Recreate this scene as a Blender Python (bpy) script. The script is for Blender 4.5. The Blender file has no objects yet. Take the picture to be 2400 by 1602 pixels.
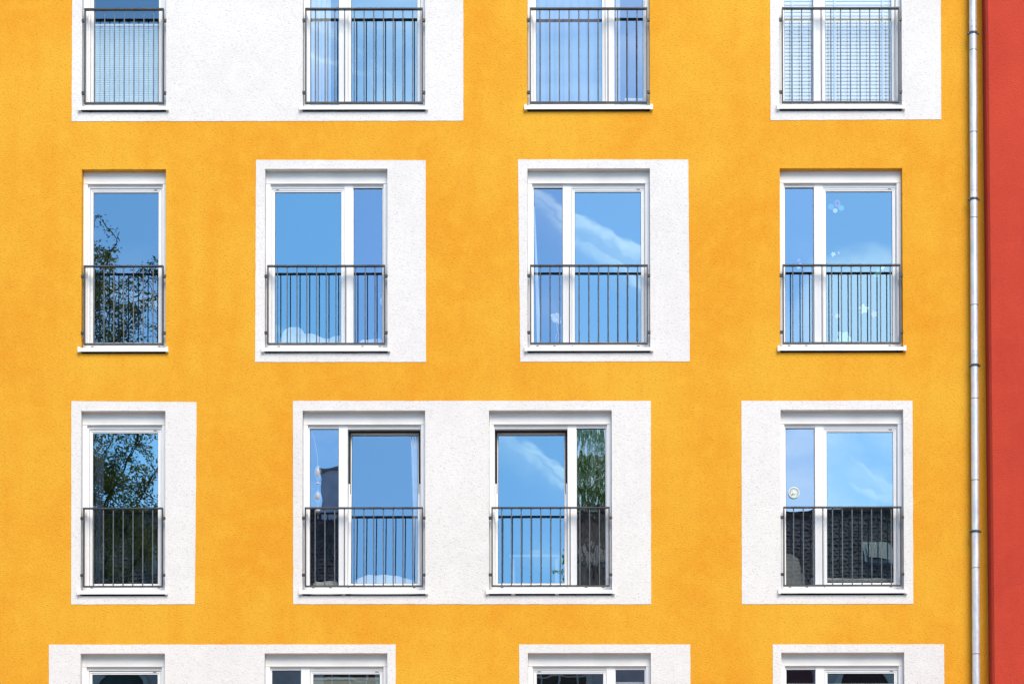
import bpy, bmesh, math, random
from mathutils import Vector, Matrix, noise as mnoise
from mathutils.geometry import tessellate_polygon
R = math.radians

# ------------------------------------------------------------------ camera
scene = bpy.context.scene
C = scene.collection
CAM = (0.675, -24.0, 1.6)
cam_d = bpy.data.cameras.new('camera')
cam = bpy.data.objects.new('camera', cam_d)
C.objects.link(cam)
cam_d.sensor_width = 36.0
cam_d.lens = 4847.3 / 2400 * 36
cam_d.shift_x = -136.5 / 2400
cam_d.shift_y = 1424.7 / 2400
cam_d.clip_start = 0.1
cam_d.clip_end = 2000
cam.location = CAM
cam.rotation_euler = (R(90.97), R(0.08), R(0.02))
scene.camera = cam

# ------------------------------------------------------------------ world
SUN_EL, SUN_AZ = 48.0, 20.0        # azimuth measured from the street side (-y) towards +x
world = bpy.data.worlds.new('World')
scene.world = world
world.use_nodes = True


class NT:
    def __init__(self, tree):
        self.t = tree
        self.t.nodes.clear()

    def n(self, typ, **kw):
        nd = self.t.nodes.new(typ)
        for k, v in kw.items():
            if k == 'ins':
                for i, val in v.items():
                    if hasattr(val, 'is_output'):
                        self.t.links.new(val, nd.inputs[i])
                    else:
                        nd.inputs[i].default_value = val
            else:
                setattr(nd, k, v)
        return nd

    def math(self, op, a, b=0.0, c=0.0, clamp=False):
        return self.n('ShaderNodeMath', operation=op, use_clamp=clamp, ins={0: a, 1: b, 2: c}).outputs[0]

    def vmath(self, op, a, b=(0, 0, 0), out=0):
        return self.n('ShaderNodeVectorMath', operation=op, ins={0: a, 1: b}).outputs[out]

    def noise(self, vec, scale, detail=3.0, rough=0.5, dist=0.0, dims='3D'):
        return self.n('ShaderNodeTexNoise', noise_dimensions=dims,
                      ins={'Vector': vec, 'Scale': scale, 'Detail': detail, 'Roughness': rough, 'Distortion': dist}).outputs['Fac']

    def ramp(self, fac, a, b, lo=0.0, hi=1.0):
        return self.n('ShaderNodeMapRange', interpolation_type='SMOOTHSTEP', clamp=True,
                      ins={0: fac, 1: a, 2: b, 3: lo, 4: hi}).outputs[0]

    def mix(self, fac, a, b, mode='MIX'):
        nd = self.n('ShaderNodeMix', data_type='RGBA', blend_type=mode)
        for i, val in ((0, fac), (6, a), (7, b)):
            if hasattr(val, 'is_output'):
                self.t.links.new(val, nd.inputs[i])
            elif i == 0:
                nd.inputs[0].default_value = val
            else:
                nd.inputs[i].default_value = tuple(val) + ((1.0,) if len(val) == 3 else ())
        return nd.outputs[2]

    def scale(self, vec, s):
        return self.n('ShaderNodeMapping', ins={'Vector': vec, 'Scale': s}).outputs[0]


def reflected(px, py):
    """direction the upright panes mirror at a point of the facade"""
    X, Z = px, py
    return Vector((X - CAM[0], CAM[1], Z - CAM[2])).normalized()


w = NT(world.node_tree)
sky = w.n('ShaderNodeTexSky', sky_type='NISHITA', sun_disc=False)
sky.sun_elevation = R(SUN_EL)
sky.sun_rotation = R(180.0 - SUN_AZ)
sky.altitude = 100
sky.air_density = 1.0
sky.dust_density = 0.8
sky.ozone_density = 2.2
hs = w.n('ShaderNodeHueSaturation', ins={'Hue': 0.492, 'Saturation': 1.3, 'Value': 1.0, 'Color': sky.outputs[0]})
tc = w.n('ShaderNodeTexCoord')
d = w.vmath('NORMALIZE', tc.outputs['Generated'])
sep = w.n('ShaderNodeSeparateXYZ', ins={0: d})
up = w.math('ADD', w.math('MAXIMUM', sep.outputs[2], 0.0), 0.16)
plane = w.n('ShaderNodeCombineXYZ', ins={0: w.math('DIVIDE', sep.outputs[0], up), 1: w.math('DIVIDE', sep.outputs[1], up), 2: 19.7}).outputs[0]
cl1 = w.noise(plane, 1.7, 5.0, 0.58, 0.7)
cl2 = w.noise(w.scale(plane, (1.0, 2.6, 1.0)), 3.4, 3.0, 0.6, 0.8)
cloud = w.math('MULTIPLY', w.ramp(cl1, 0.54, 0.77), w.ramp(cl2, 0.25, 0.72, 0.35, 1.0))
# banks of soft cumulus standing over the roofs all round the horizon
bank = w.noise(w.vmath('ADD', w.scale(d, (1.0, 1.0, 1.7)), (23.0, 0.0, 0.0)), 5.5, 5.0, 0.55, 0.4)
bank = w.math('MULTIPLY', w.ramp(bank, 0.51, 0.70), w.ramp(sep.outputs[2], 0.20, 0.44, 1.0, 0.0))
cloud = w.math('MAXIMUM', cloud, w.math('MULTIPLY', bank, 0.9))
# single heaps of cloud spread round the horizon
heapn = w.noise(d, 14.0, 5.0, 0.6, 0.3)
for az, el, rad in ((8.0, 17.6, 2.6), (-17.0, 15.0, 3.5), (40, 15, 7), (100, 16, 7), (165, 16, 7), (-70, 17, 7), (-130, 15, 7)):
    cdir = (math.sin(R(az)) * math.cos(R(el)), -math.cos(R(az)) * math.cos(R(el)), math.sin(R(el)))
    q = w.vmath('DOT_PRODUCT', d, cdir, out=1)
    q = w.ramp(q, math.cos(R(rad)), math.cos(R(rad * 0.25)))
    q = w.ramp(w.math('ADD', q, w.math('MULTIPLY', heapn, 1.3)), 0.90, 1.65)
    cloud = w.math('MAXIMUM', cloud, w.math('MULTIPLY', q, 0.85))
# condensation trails: great circles across the whole sky, broken up by noise
wob = w.noise(d, 9.0, 2.0, 0.6)
puff = w.noise(d, 26.0, 4.0, 0.6)
for (pa, pb, wid, fuzz, amt) in (
        ((0.27, 10.87), (1.47, 10.10), 0.0022, 0.0035, 0.95),
        ((0.27, 10.84), (1.47, 10.04), 0.002, 0.018, 0.42),
        ((3.18, 7.62), (4.42, 7.28), 0.0022, 0.0045, 0.8),
        ((-2.0, 12.6), (-1.2, 11.95), 0.002, 0.004, 0.8)):
    nrm = reflected(*pa).cross(reflected(*pb)).normalized()
    if nrm.z < 0:
        nrm = -nrm
    dist = w.vmath('DOT_PRODUCT', d, tuple(nrm), out=1)
    dist = w.math('ADD', dist, w.math('MULTIPLY', w.math('SUBTRACT', wob, 0.5), 0.003))
    above = w.ramp(dist, 0.0, wid, 1.0, 0.0)
    below = w.ramp(dist, -fuzz - wid, 0.0, 0.0, 1.0)
    band = w.math('MULTIPLY', w.math('MULTIPLY', above, below), w.ramp(puff, 0.25, 0.75, 0.1, 1.0))
    cloud = w.math('MAXIMUM', cloud, w.math('MULTIPLY', band, amt))
col = w.mix(w.math('MULTIPLY', cloud, 0.85), hs.outputs[0], (8.6, 9.0, 9.6))
bg = w.n('ShaderNodeBackground', ins={'Color': col, 'Strength': 0.092})
out = w.n('ShaderNodeOutputWorld', ins={0: bg.outputs[0]})

# ------------------------------------------------------------------ sun (veiled, very soft)
sun_d = bpy.data.lights.new('sun', 'SUN')
sun_d.energy = 1.5
sun_d.angle = R(34)
sun_d.color = (1.0, 0.88, 0.70)
sun = bpy.data.objects.new('sun', sun_d)
C.objects.link(sun)
sd = Vector((math.sin(R(SUN_AZ)) * math.cos(R(SUN_EL)), -math.cos(R(SUN_AZ)) * math.cos(R(SUN_EL)), math.sin(R(SUN_EL))))
sun.rotation_euler = (-sd).to_track_quat('-Z', 'Y').to_euler()
sun.location = (6, -12, 30)

vs = scene.view_settings
vs.view_transform = 'Standard'
vs.look = 'None'
vs.gamma = 1.0
vs.exposure = 1.38
vs.use_curve_mapping = False
scene.cycles.max_bounces = 6
scene.cycles.diffuse_bounces = 3
scene.cycles.glossy_bounces = 4
scene.cycles.transparent_max_bounces = 12
scene.cycles.caustics_reflective = False


# ------------------------------------------------------------------ helpers
class MB:
    """collects vertices and faces of one mesh"""
    def __init__(self):
        self.v, self.f, self.m = [], [], []

    def quad(self, a, b, c, d, mi=0):
        i = len(self.v)
        self.v += [tuple(a), tuple(b), tuple(c), tuple(d)]
        self.f.append((i, i + 1, i + 2, i + 3))
        self.m.append(mi)

    def poly(self, pts, mi=0):
        i = len(self.v)
        self.v += [tuple(p) for p in pts]
        self.f.append(tuple(range(i, i + len(pts))))
        self.m.append(mi)

    def box(self, x0, x1, y0, y1, z0, z1, mi=0):
        i = len(self.v)
        self.v += [(x0, y0, z0), (x1, y0, z0), (x1, y1, z0), (x0, y1, z0), (x0, y0, z1), (x1, y0, z1), (x1, y1, z1), (x0, y1, z1)]
        for q in ((0, 3, 2, 1), (4, 5, 6, 7), (0, 1, 5, 4), (1, 2, 6, 5), (2, 3, 7, 6), (3, 0, 4, 7)):
            self.f.append(tuple(i + k for k in q))
            self.m.append(mi)
        return self

    def ring(self, x0, x1, z0, z1, wl, wr, wb, wt, y0, y1):
        """rectangular frame lying in the xz plane"""
        self.box(x0, x0 + wl, y0, y1, z0, z1)
        self.box(x1 - wr, x1, y0, y1, z0, z1)
        self.box(x0 + wl, x1 - wr, y0, y1, z0, z0 + wb)
        self.box(x0 + wl, x1 - wr, y0, y1, z1 - wt, z1)
        return self

    def tube(self, pts, rads, seg=8, cap=True):
        pts = [Vector(p) for p in pts]
        if not hasattr(rads, '__len__'):
            rads = [rads] * len(pts)
        base = len(self.v)
        for k, p in enumerate(pts):
            t = (pts[min(k + 1, len(pts) - 1)] - pts[max(k - 1, 0)])
            t = t.normalized() if t.length > 1e-9 else Vector((0, 0, 1))
            a = t.cross(Vector((0, 1, 0)) if abs(t.y) < 0.9 else Vector((1, 0, 0))).normalized()
            b = t.cross(a)
            for s in range(seg):
                an = 2 * math.pi * s / seg
                self.v.append(tuple(p + (a * math.cos(an) + b * math.sin(an)) * rads[k]))
        for k in range(len(pts) - 1):
            for s in range(seg):
                s2 = (s + 1) % seg
                self.f.append((base + k * seg + s, base + k * seg + s2, base + (k + 1) * seg + s2, base + (k + 1) * seg + s))
                self.m.append(0)
        if cap:
            self.f.append(tuple(base + s for s in range(seg)))
            self.m.append(0)
            self.f.append(tuple(base + (len(pts) - 1) * seg + s for s in reversed(range(seg))))
            self.m.append(0)
        return self

    def lathe(self, prof, seg=20, axis='Z', org=(0, 0, 0)):
        base = len(self.v)
        for (r, h) in prof:
            for s in range(seg):
                an = 2 * math.pi * s / seg
                u, v_ = r * math.cos(an), r * math.sin(an)
                p = (u, v_, h) if axis == 'Z' else (u, h, v_)
                self.v.append((p[0] + org[0], p[1] + org[1], p[2] + org[2]))
        for k in range(len(prof) - 1):
            for s in range(seg):
                s2 = (s + 1) % seg
                self.f.append((base + k * seg + s, base + k * seg + s2, base + (k + 1) * seg + s2, base + (k + 1) * seg + s))
                self.m.append(0)
        return self

    def mesh(self, name, mats, smooth=False, fix=True):
        me = bpy.data.meshes.new(name)
        me.from_pydata(self.v, [], self.f)
        for m in (mats if isinstance(mats, (list, tuple)) else [mats]):
            me.materials.append(m)
        if len(me.materials) > 1:
            me.polygons.foreach_set('material_index', self.m)
        if smooth:
            me.polygons.foreach_set('use_smooth', [True] * len(me.polygons))
        if fix:
            bm = bmesh.new()
            bm.from_mesh(me)
            bmesh.ops.recalc_face_normals(bm, faces=bm.faces)
            bm.to_mesh(me)
            bm.free()
        me.update()
        return me


def obj(name, me, parent=None, loc=None, rot=None):
    o = bpy.data.objects.new(name, me)
    C.objects.link(o)
    if parent:
        o.parent = parent
    if loc:
        o.location = loc
    if rot:
        o.rotation_euler = rot
    return o


def empty(name, loc=(0, 0, 0)):
    o = obj(name, None, None, loc)
    o.empty_display_size = 0.2
    return o


def tag(o, label=None, cat=None, group=None, kind=None):
    for k, v in (('label', label), ('category', cat), ('group', group), ('kind', kind)):
        if v:
            o[k] = v
    return o


# ------------------------------------------------------------------ materials
def material(name):
    m = bpy.data.materials.new(name)
    m.use_nodes = True
    return m, NT(m.node_tree)


def finish(t, shader):
    t.n('ShaderNodeOutputMaterial', ins={0: shader})


def plain(name, color, rough=0.5, metal=0.0, bump=0.0, scale=60.0, var=0.06, spec=0.5):
    m, t = material(name)
    co = t.n('ShaderNodeTexCoord').outputs['Object']
    n1 = t.noise(co, scale * 0.12, 4.0)
    n2 = t.noise(co, scale, 3.0)
    dark = tuple(c * (1 - var * 2) for c in color)
    lite = tuple(min(1, c * (1 + var)) for c in color)
    c = t.mix(t.ramp(n1, 0.3, 0.7), dark, lite)
    ins = {'Base Color': c, 'Metallic': metal, 'Specular IOR Level': spec,
           'Roughness': t.math('MULTIPLY_ADD', n2, 0.25, rough - 0.12)}
    if bump:
        ins['Normal'] = t.n('ShaderNodeBump', ins={'Strength': 0.6, 'Distance': bump, 'Height': n2}).outputs[0]
    b = t.n('ShaderNodeBsdfPrincipled', ins=ins)
    finish(t, b.outputs[0])
    return m


def stucco(name, color, worn, amount=1.0, fleck=(0.5, 0.42, 0.36), grain=1.0):
    """scratched mineral render: short slanting grooves, darker flecks in them, broad uneven fading"""
    m, t = material(name)
    co = t.n('ShaderNodeTexCoord').outputs['Object']
    tilt = t.n('ShaderNodeMapping', ins={'Vector': co, 'Rotation': (0, R(-24), 0), 'Scale': (0.55, 1.0, 1.35)}).outputs[0]
    g1 = t.noise(tilt, 66.0, 2.0, 0.66, 0.3)
    g2 = t.noise(tilt, 165.0, 1.0, 0.6)
    broad = t.noise(co, 0.55, 3.0, 0.55)
    streak = t.noise(t.scale(co, (3.2, 1.0, 0.35)), 1.0, 3.0, 0.6)
    mid = t.noise(co, 5.0, 2.0, 0.6)
    c = t.mix(t.ramp(broad, 0.34, 0.68), color, worn)
    c = t.mix(t.math('MULTIPLY', t.ramp(streak, 0.44, 0.72), 0.6), c, worn)
    c = t.mix(t.math('MULTIPLY', t.ramp(mid, 0.40, 0.75), 0.4), c, tuple(min(1.0, v * 1.06) for v in color))
    # grooves take the darker fleck colour
    pit = t.math('MULTIPLY', t.ramp(g1, 0.53, 0.68), t.ramp(g2, 0.35, 0.60))
    c = t.mix(t.math('MULTIPLY', pit, 0.8 * amount), c, tuple(a * b for a, b in zip(color, fleck)))
    c = t.mix(t.math('MULTIPLY', t.ramp(g2, 0.35, 0.7), 0.16 * amount), c, tuple(min(1, v * 0.72) for v in color))
    h = t.math('ADD', t.math('MULTIPLY', g1, -1.2), t.math('MULTIPLY', g2, -0.5))
    bump = t.n('ShaderNodeBump', ins={'Strength': 0.85, 'Distance': 0.0062 * grain, 'Height': h}).outputs[0]
    b = t.n('ShaderNodeBsdfPrincipled', ins={'Base Color': c, 'Roughness': 0.92, 'Specular IOR Level': 0.18, 'Normal': bump})
    finish(t, b.outputs[0])
    return m


M = {}
M['yellow'] = stucco('yellow_render', (0.83, 0.430, 0.036), (0.80, 0.328, 0.020), 1.0, (0.55, 0.38, 0.4))
M['white'] = stucco('white_render', (0.815, 0.785, 0.757), (0.755, 0.728, 0.708), 0.8, (0.50, 0.47, 0.46), 0.5)
M['red'] = stucco('red_render', (0.60, 0.066, 0.035), (0.52, 0.053, 0.030), 0.7, (0.72, 0.5, 0.5), 1.3)
M['pvc'] = plain('white_pvc', (0.89, 0.885, 0.88), 0.35, 0, 0, 25, 0.02)
M['box'] = plain('shutter_box_white', (0.88, 0.86, 0.83), 0.45, 0, 0, 16, 0.05)
M['guide'] = plain('guide_rail_white', (0.88, 0.875, 0.87), 0.4, 0, 0, 14, 0.03)
M['sill'] = plain('sill_white', (0.86, 0.85, 0.84), 0.35, 0, 0, 14, 0.05)
M['gasket'] = plain('black_gasket_gap_shade', (0.012, 0.012, 0.014), 0.6)  # glazing gaskets, and the shade painted behind the sash gap
M['slot'] = plain('drain_slot_dark', (0.03, 0.03, 0.03), 0.7)
M['seal'] = plain('maker_mark', (0.10, 0.03, 0.03), 0.5)
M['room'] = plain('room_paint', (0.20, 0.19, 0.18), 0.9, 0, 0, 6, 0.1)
M['concrete'] = plain('concrete', (0.35, 0.34, 0.33), 0.9, 0, 0.004, 30, 0.1)


def railing_metal(name, lo, hi, metal):
    m, t = material(name)
    co = t.n('ShaderNodeTexCoord').outputs['Object']
    n1 = t.noise(co, 9.0, 4.0)
    n2 = t.noise(co, 240.0, 2.0)
    chips = t.math('MULTIPLY', t.ramp(n2, 0.64, 0.72), t.ramp(n1, 0.45, 0.6))
    c = t.mix(t.ramp(n1, 0.3, 0.7), lo, hi)
    c = t.mix(t.math('MULTIPLY', chips, 0.6), c, (0.45, 0.45, 0.45))
    b = t.n('ShaderNodeBsdfPrincipled', ins={'Base Color': c, 'Metallic': metal, 'Roughness': t.math('MULTIPLY_ADD', n2, 0.2, 0.34)})
    finish(t, b.outputs[0])
    return m


def zinc():
    m, t = material('galvanised_zinc')
    co = t.n('ShaderNodeTexCoord').outputs['Object']
    n1 = t.noise(t.scale(co, (1, 1, 0.35)), 7.0, 5.0, 0.6, 1.0)
    n2 = t.noise(co, 60.0, 3.0)
    sp = t.n('ShaderNodeTexVoronoi', ins={'Vector': co, 'Scale': 26.0}).outputs['Color']
    c = t.mix(t.ramp(n1, 0.3, 0.72), (0.64, 0.67, 0.71), (0.84, 0.86, 0.89))
    c = t.mix(0.10, c, sp)
    c = t.mix(t.ramp(n2, 0.68, 0.8, 0.0, 0.4), c, (0.25, 0.25, 0.26))
    b = t.n('ShaderNodeBsdfPrincipled', ins={'Base Color': c, 'Metallic': 0.45, 'Roughness': t.math('MULTIPLY_ADD', n1, 0.2, 0.32)})
    finish(t, b.outputs[0])
    return m


def glass(name, refl, tint, seed, wave=(1.0, 1.0), strength=1.0):
    """insulating glass: coated pane that mirrors the street and still lets the room show"""
    m, t = material(name)
    co = t.n('ShaderNodeTexCoord').outputs['Object']
    co = t.vmath('ADD', co, (seed * 3.7, seed * 1.3, seed * 2.1))
    h = t.noise(t.scale(co, (wave[0], 1.0, wave[1])), 2.2, 2.0, 0.5)
    nrm = t.n('ShaderNodeBump', ins={'Strength': 1.0, 'Distance': 0.0005 * strength, 'Height': h}).outputs[0]
    gl = t.n('ShaderNodeBsdfGlossy', ins={'Color': tint + (1,), 'Roughness': 0.0, 'Normal': nrm})
    tr = t.n('ShaderNodeBsdfTransparent', ins={'Color': (0.95, 0.98, 0.97, 1)})
    mx = t.n('ShaderNodeMixShader', ins={0: refl, 1: tr.outputs[0], 2: gl.outputs[0]})
    finish(t, mx.outputs[0])
    return m


M['rail'] = railing_metal('anthracite_mica_paint', (0.050, 0.052, 0.056), (0.080, 0.082, 0.086), 0.25)
M['bar'] = railing_metal('worn_grey_bar', (0.11, 0.115, 0.12), (0.18, 0.185, 0.19), 0.4)
CLEAR = glass('clear_glass', 0.28, (0.62, 0.86, 1.0), 6)
M['zinc'] = zinc()
TINT = (0.58, 0.86, 1.0)
GLASS = [glass('coated_glass_%d' % k, (0.46, 0.48, 0.44, 0.49, 0.42)[k], ((0.56, 0.86, 1.0), (0.60, 0.86, 1.0), (0.55, 0.84, 1.0), (0.58, 0.87, 1.0), (0.62, 0.84, 0.98))[k], k) for k in range(5)]
GLASS_FIXED = [glass('coated_glass_fixed_%d' % k, (0.42, 0.46, 0.44)[k], ((0.60, 0.79, 1.0), (0.58, 0.82, 1.0), (0.63, 0.80, 1.0))[k], k + 20) for k in range(3)]
GLASS_WAVY = glass('coated_glass_wavy', 0.46, (0.85, 0.95, 0.95), 9, (5.0, 1.3), 3.4)


# ------------------------------------------------------------------ layout of the facade (metres)
WN, WW, OH = 0.983, 1.430, 2.104          # narrow / wide opening, height above sill
ROWZ = [11.8145 + 0.045, 8.9822 + 0.045, 6.15 + 0.045, 3.3177 + 0.045]
# row, left edge, width, sidelight side
WINDOWS = [
    (0, -5.026, WN, ''), (0, -2.445, WW, 'L'), (0, 0.180, WW, 'R'), (0, 3.127, WW, 'L'),
    (1, -5.026, WN, ''), (1, -2.885, WW, 'R'), (1, 0.180, WW, 'L'), (1, 3.127, WW, 'L'),
    (2, -5.026, WN, ''), (2, -2.445, WW, 'L'), (2, -0.271, WW, 'R'), (2, 3.127, WW, 'L'),
    (3, -5.026, WN, ''), (3, -2.885, WW, 'L'), (3, 0.180, WW, 'R'), (3, 3.127, WW, 'L')]
PANELS = [  # corners tl, tr, br, bl and the windows inside
    ([(-5.142, 14.07), (-0.568, 14.07), (-0.569, 11.693), (-5.145, 11.693)], (0, 1)),
    ([(3.020, 14.07), (5.016, 14.07), (5.015, 11.700), (3.021, 11.694)], (3,)),
    ([(-2.990, 11.238), (-1.009, 11.230), (-1.006, 8.865), (-2.999, 8.868)], (5,)),
    ([(0.069, 11.238), (2.059, 11.233), (2.072, 8.868), (0.094, 8.866)], (6,)),
    ([(-5.139, 8.4126), (-3.680, 8.400), (-3.696, 6.039), (-5.136, 6.039)], (8,)),
    ([(-2.557, 8.4127), (1.615, 8.406), (1.613, 6.032), (-2.551, 6.038)], (9, 10)),
    ([(2.671, 8.405), (4.665, 8.404), (4.665, 6.032), (2.671, 6.030)], (11,)),
    ([(-5.393, 5.571), (-1.3595, 5.568), (-1.36, 3.20), (-5.39, 3.20)], (12, 13)),
    ([(0.078, 5.566), (2.069, 5.563), (2.07, 3.20), (0.08, 3.20)], (14,)),
    ([(3.027, 5.562), (5.021, 5.561), (5.02, 3.20), (3.03, 3.20)], (15,))]
PANELED = {i for _, ws in PANELS for i in ws}
REVEAL = 0.16


def wobbly(corners, step, amp, seed, closed=True):
    """outline through the corners with a hand-made unevenness; corners stay put"""
    pts = []
    n = len(corners)
    for k in range(n):
        a, b = Vector(corners[k]).to_2d(), Vector(corners[(k + 1) % n]).to_2d()
        L = (b - a).length
        nn = max(1, int(L / step))
        nrm = Vector((-(b - a).y, (b - a).x)) / L
        for j in range(nn):
            p = a.lerp(b, j / nn)
            q = mnoise.noise((p.x * 7 + seed, p.y * 7, seed)) * 0.6 + mnoise.noise((p.x * 31 + seed, p.y * 31, seed)) * 0.6
            edge = min(1.0, j / 2.0, (nn - j) / 2.0)
            pts.append(p + nrm * (q * amp * edge))
    return pts


def opening(i):
    r, x0, wd, _ = WINDOWS[i]
    z0 = ROWZ[r] - 0.06
    return [(x0, z0), (x0 + wd, z0), (x0 + wd, ROWZ[r] + OH), (x0, ROWZ[r] + OH)]


OUTLINE = {i: wobbly(opening(i), 0.035, 0.0022, i * 5.3) for i in range(16)}


def sheet(mb, outer, holes, y):
    loops = [[Vector((p[0], p[1], 0)) for p in outer]] + [[Vector((p[0], p[1], 0)) for p in h] for h in holes]
    tris = tessellate_polygon(loops)
    flat = [p for l in loops for p in l]
    base = len(mb.v)
    mb.v += [(p.x, y, p.y) for p in flat]
    for t in tris:
        a, b, c = (flat[k] for k in t)
        if abs((b - a).cross(c - a).z) < 1e-12:
            continue
        if (b - a).cross(c - a).z > 0:
            t = (t[0], t[1], t[2])
        else:
            t = (t[0], t[2], t[1])
        mb.f.append(tuple(base + k for k in t))
        mb.m.append(0)


def band(mb, pts, y0, y1):
    """side faces along a closed outline; visible from inside the loop"""
    n = len(pts)
    for k in range(n):
        a, b = pts[k], pts[(k + 1) % n]
        mb.quad((a[0], y0, a[1]), (a[0], y1, a[1]), (b[0], y1, b[1]), (b[0], y0, b[1]))


# ------------------------------------------------------------------ ground and street
gm = MB()
gm.quad((-300, -300, 0), (300, -300, 0), (300, 300, 0), (-300, 300, 0))
M['asphalt'] = plain('cobbled_street', (0.20, 0.185, 0.165), 0.9, 0, 0.004, 90, 0.15)
M['paving'] = plain('paving_stone', (0.44, 0.41, 0.36), 0.9, 0, 0.003, 40, 0.1)
tag(obj('ground', gm.mesh('ground', M['asphalt'])), kind='structure')
for nm, (y0, y1) in (('pavement_near_facade', (-4.5, -0.02)), ('pavement_across', (-27.95, -16.0))):
    tag(obj(nm, MB().box(-60, 60, y0, y1, -0.05, 0.13).mesh(nm, M['paving'])), kind='structure')

# ------------------------------------------------------------------ the yellow house
house = tag(empty('apartment_building', (0, 0, 0)),
            'yellow rendered apartment building with white painted fields around its tall windows', 'building')
X0, X1, ZT = -13.0, 5.56, 16.8
wm = MB()
sheet(wm, [(X0, 0.0), (X1, 0.0), (X1, ZT), (X0, ZT)], [OUTLINE[i] for i in range(16)], 0.0)
for i in range(16):
    if i not in PANELED:
        band(wm, OUTLINE[i], 0.0, REVEAL)
wm.quad((X0, 0, 0), (X0, 0, ZT), (X0, 11, ZT), (X0, 11, 0))
wm.quad((X0, 11, 0), (X0, 11, ZT), (X1, 11, ZT), (X1, 11, 0))
wm.quad((X1, 11, 0), (X1, 11, ZT), (X1, 0, ZT), (X1, 0, 0))
obj('wall', wm.mesh('yellow_wall', M['yellow'], fix=False), house)
obj('roof_slab', MB().box(X0 - 0.1, X1 - 0.01, -0.12, 11.1, ZT + 0.002, ZT + 0.25).mesh('roof_slab', M['concrete']), house)

for k, (cor, ws) in enumerate(PANELS):
    pm = MB()
    outl = wobbly([cor[3], cor[2], cor[1], cor[0]], 0.045, 0.0042, 40 + k * 9.1)
    sheet(pm, outl, [OUTLINE[i] for i in ws], -0.004)
    for i in ws:
        band(pm, OUTLINE[i], -0.004, REVEAL)
    n = len(outl)
    for j in range(n):
        a, b = outl[j], outl[(j + 1) % n]
        pm.quad((a[0], -0.004, a[1]), (b[0], -0.004, b[1]), (b[0], 0.001, b[1]), (a[0], 0.001, a[1]))
    obj('painted_field', pm.mesh('painted_field_%d' % k, M['white'], fix=False), house)

# ------------------------------------------------------------------ windows
_cache = {}


def cached(key, fn):
    if key not in _cache:
        _cache[key] = fn()
    return _cache[key]


def pane_mesh(x0, x1, z0, z1, bow, mat, key):
    """slightly pillowed pane, origin at its lower left corner"""
    mb = MB()
    nx, nz = 10, 18
    for j in range(nz + 1):
        for i in range(nx + 1):
            u, v = i / nx, j / nz
            mb.v.append(((x1 - x0) * u, -bow * math.sin(math.pi * u) * math.sin(math.pi * v), (z1 - z0) * v))
    for j in range(nz):
        for i in range(nx):
            a = j * (nx + 1) + i
            mb.f.append((a, a + 1, a + nx + 2, a + nx + 1))
            mb.m.append(0)
    return mb.mesh('pane_' + key, mat, smooth=True, fix=False)


def frame_mesh(W, side):
    mb = MB()
    y0, y1 = 0.108, 0.185
    fx0, fx1 = 0.042, W - 0.042
    zt = OH - 0.138
    if not side:
        mb.ring(fx0, fx1, 0.0, zt, 0.030, 0.030, 0.074, 0.046, y0, y1)
        return mb.mesh('window_frame_narrow', M['pvc'])

    def bx(a, b, *r):
        mb.box(*((a, b) if side == 'L' else (W - b, W - a)), *r)
    bx(fx0, 0.066, y0, y1, 0, zt)                          # jamb beside the fixed light
    bx(W - 0.062, fx1, y0, y1, 0, zt)                      # jamb beside the sash
    bx(0.413, 0.515, y0 - 0.004, y1, 0.0, zt - 0.0)        # mullion
    bx(0.066, 0.413, y0 + 0.003, y1, zt - 0.044, zt)       # head
    bx(0.515, W - 0.062, y0 + 0.003, y1, zt - 0.050, zt)
    bx(0.066, 0.413, y0 + 0.003, y1, 0, 0.070)             # foot
    bx(0.515, W - 0.062, y0 + 0.003, y1, 0, 0.074)
    # glazing beads of the fixed light
    bx(0.066, 0.071, y0 + 0.012, y1, 0.070, zt - 0.044)
    bx(0.408, 0.413, y0 + 0.012, y1, 0.070, zt - 0.044)
    return mb.mesh('window_frame_' + side, M['pvc'])


def sash_mesh(w, h):
    mb = MB()
    mb.ring(0, w, 0, h, 0.016, 0.016, 0.016, 0.016, 0.0, 0.06)
    mb.ring(0.016, w - 0.016, 0.016, h - 0.016, 0.017, 0.017, 0.014, 0.017, 0.007, 0.06)
    return mb.mesh('sash_%d' % int(w * 1000), M['pvc'])


def sill_mesh(W):
    mb = MB()
    x0, x1 = -0.012, W + 0.012
    prof = [(-0.036, -0.044), (-0.036, -0.004), (-0.030, 0.0), (0.112, 0.008), (0.112, -0.004), (-0.031, -0.012), (-0.031, -0.044)]
    for k in range(len(prof)):
        a, b = prof[k], prof[(k + 1) % len(prof)]
        mb.quad((x0, a[0], a[1]), (x1, a[0], a[1]), (x1, b[0], b[1]), (x0, b[0], b[1]))
    return mb.mesh('sill_%d' % int(W * 1000), M['sill'])


def sill_cap_mesh():
    mb = MB().box(0, 0.028, -0.039, 0.02, -0.047, 0.013)
    return mb.mesh('sill_cap', M['sill'])


random.seed(11)
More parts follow.
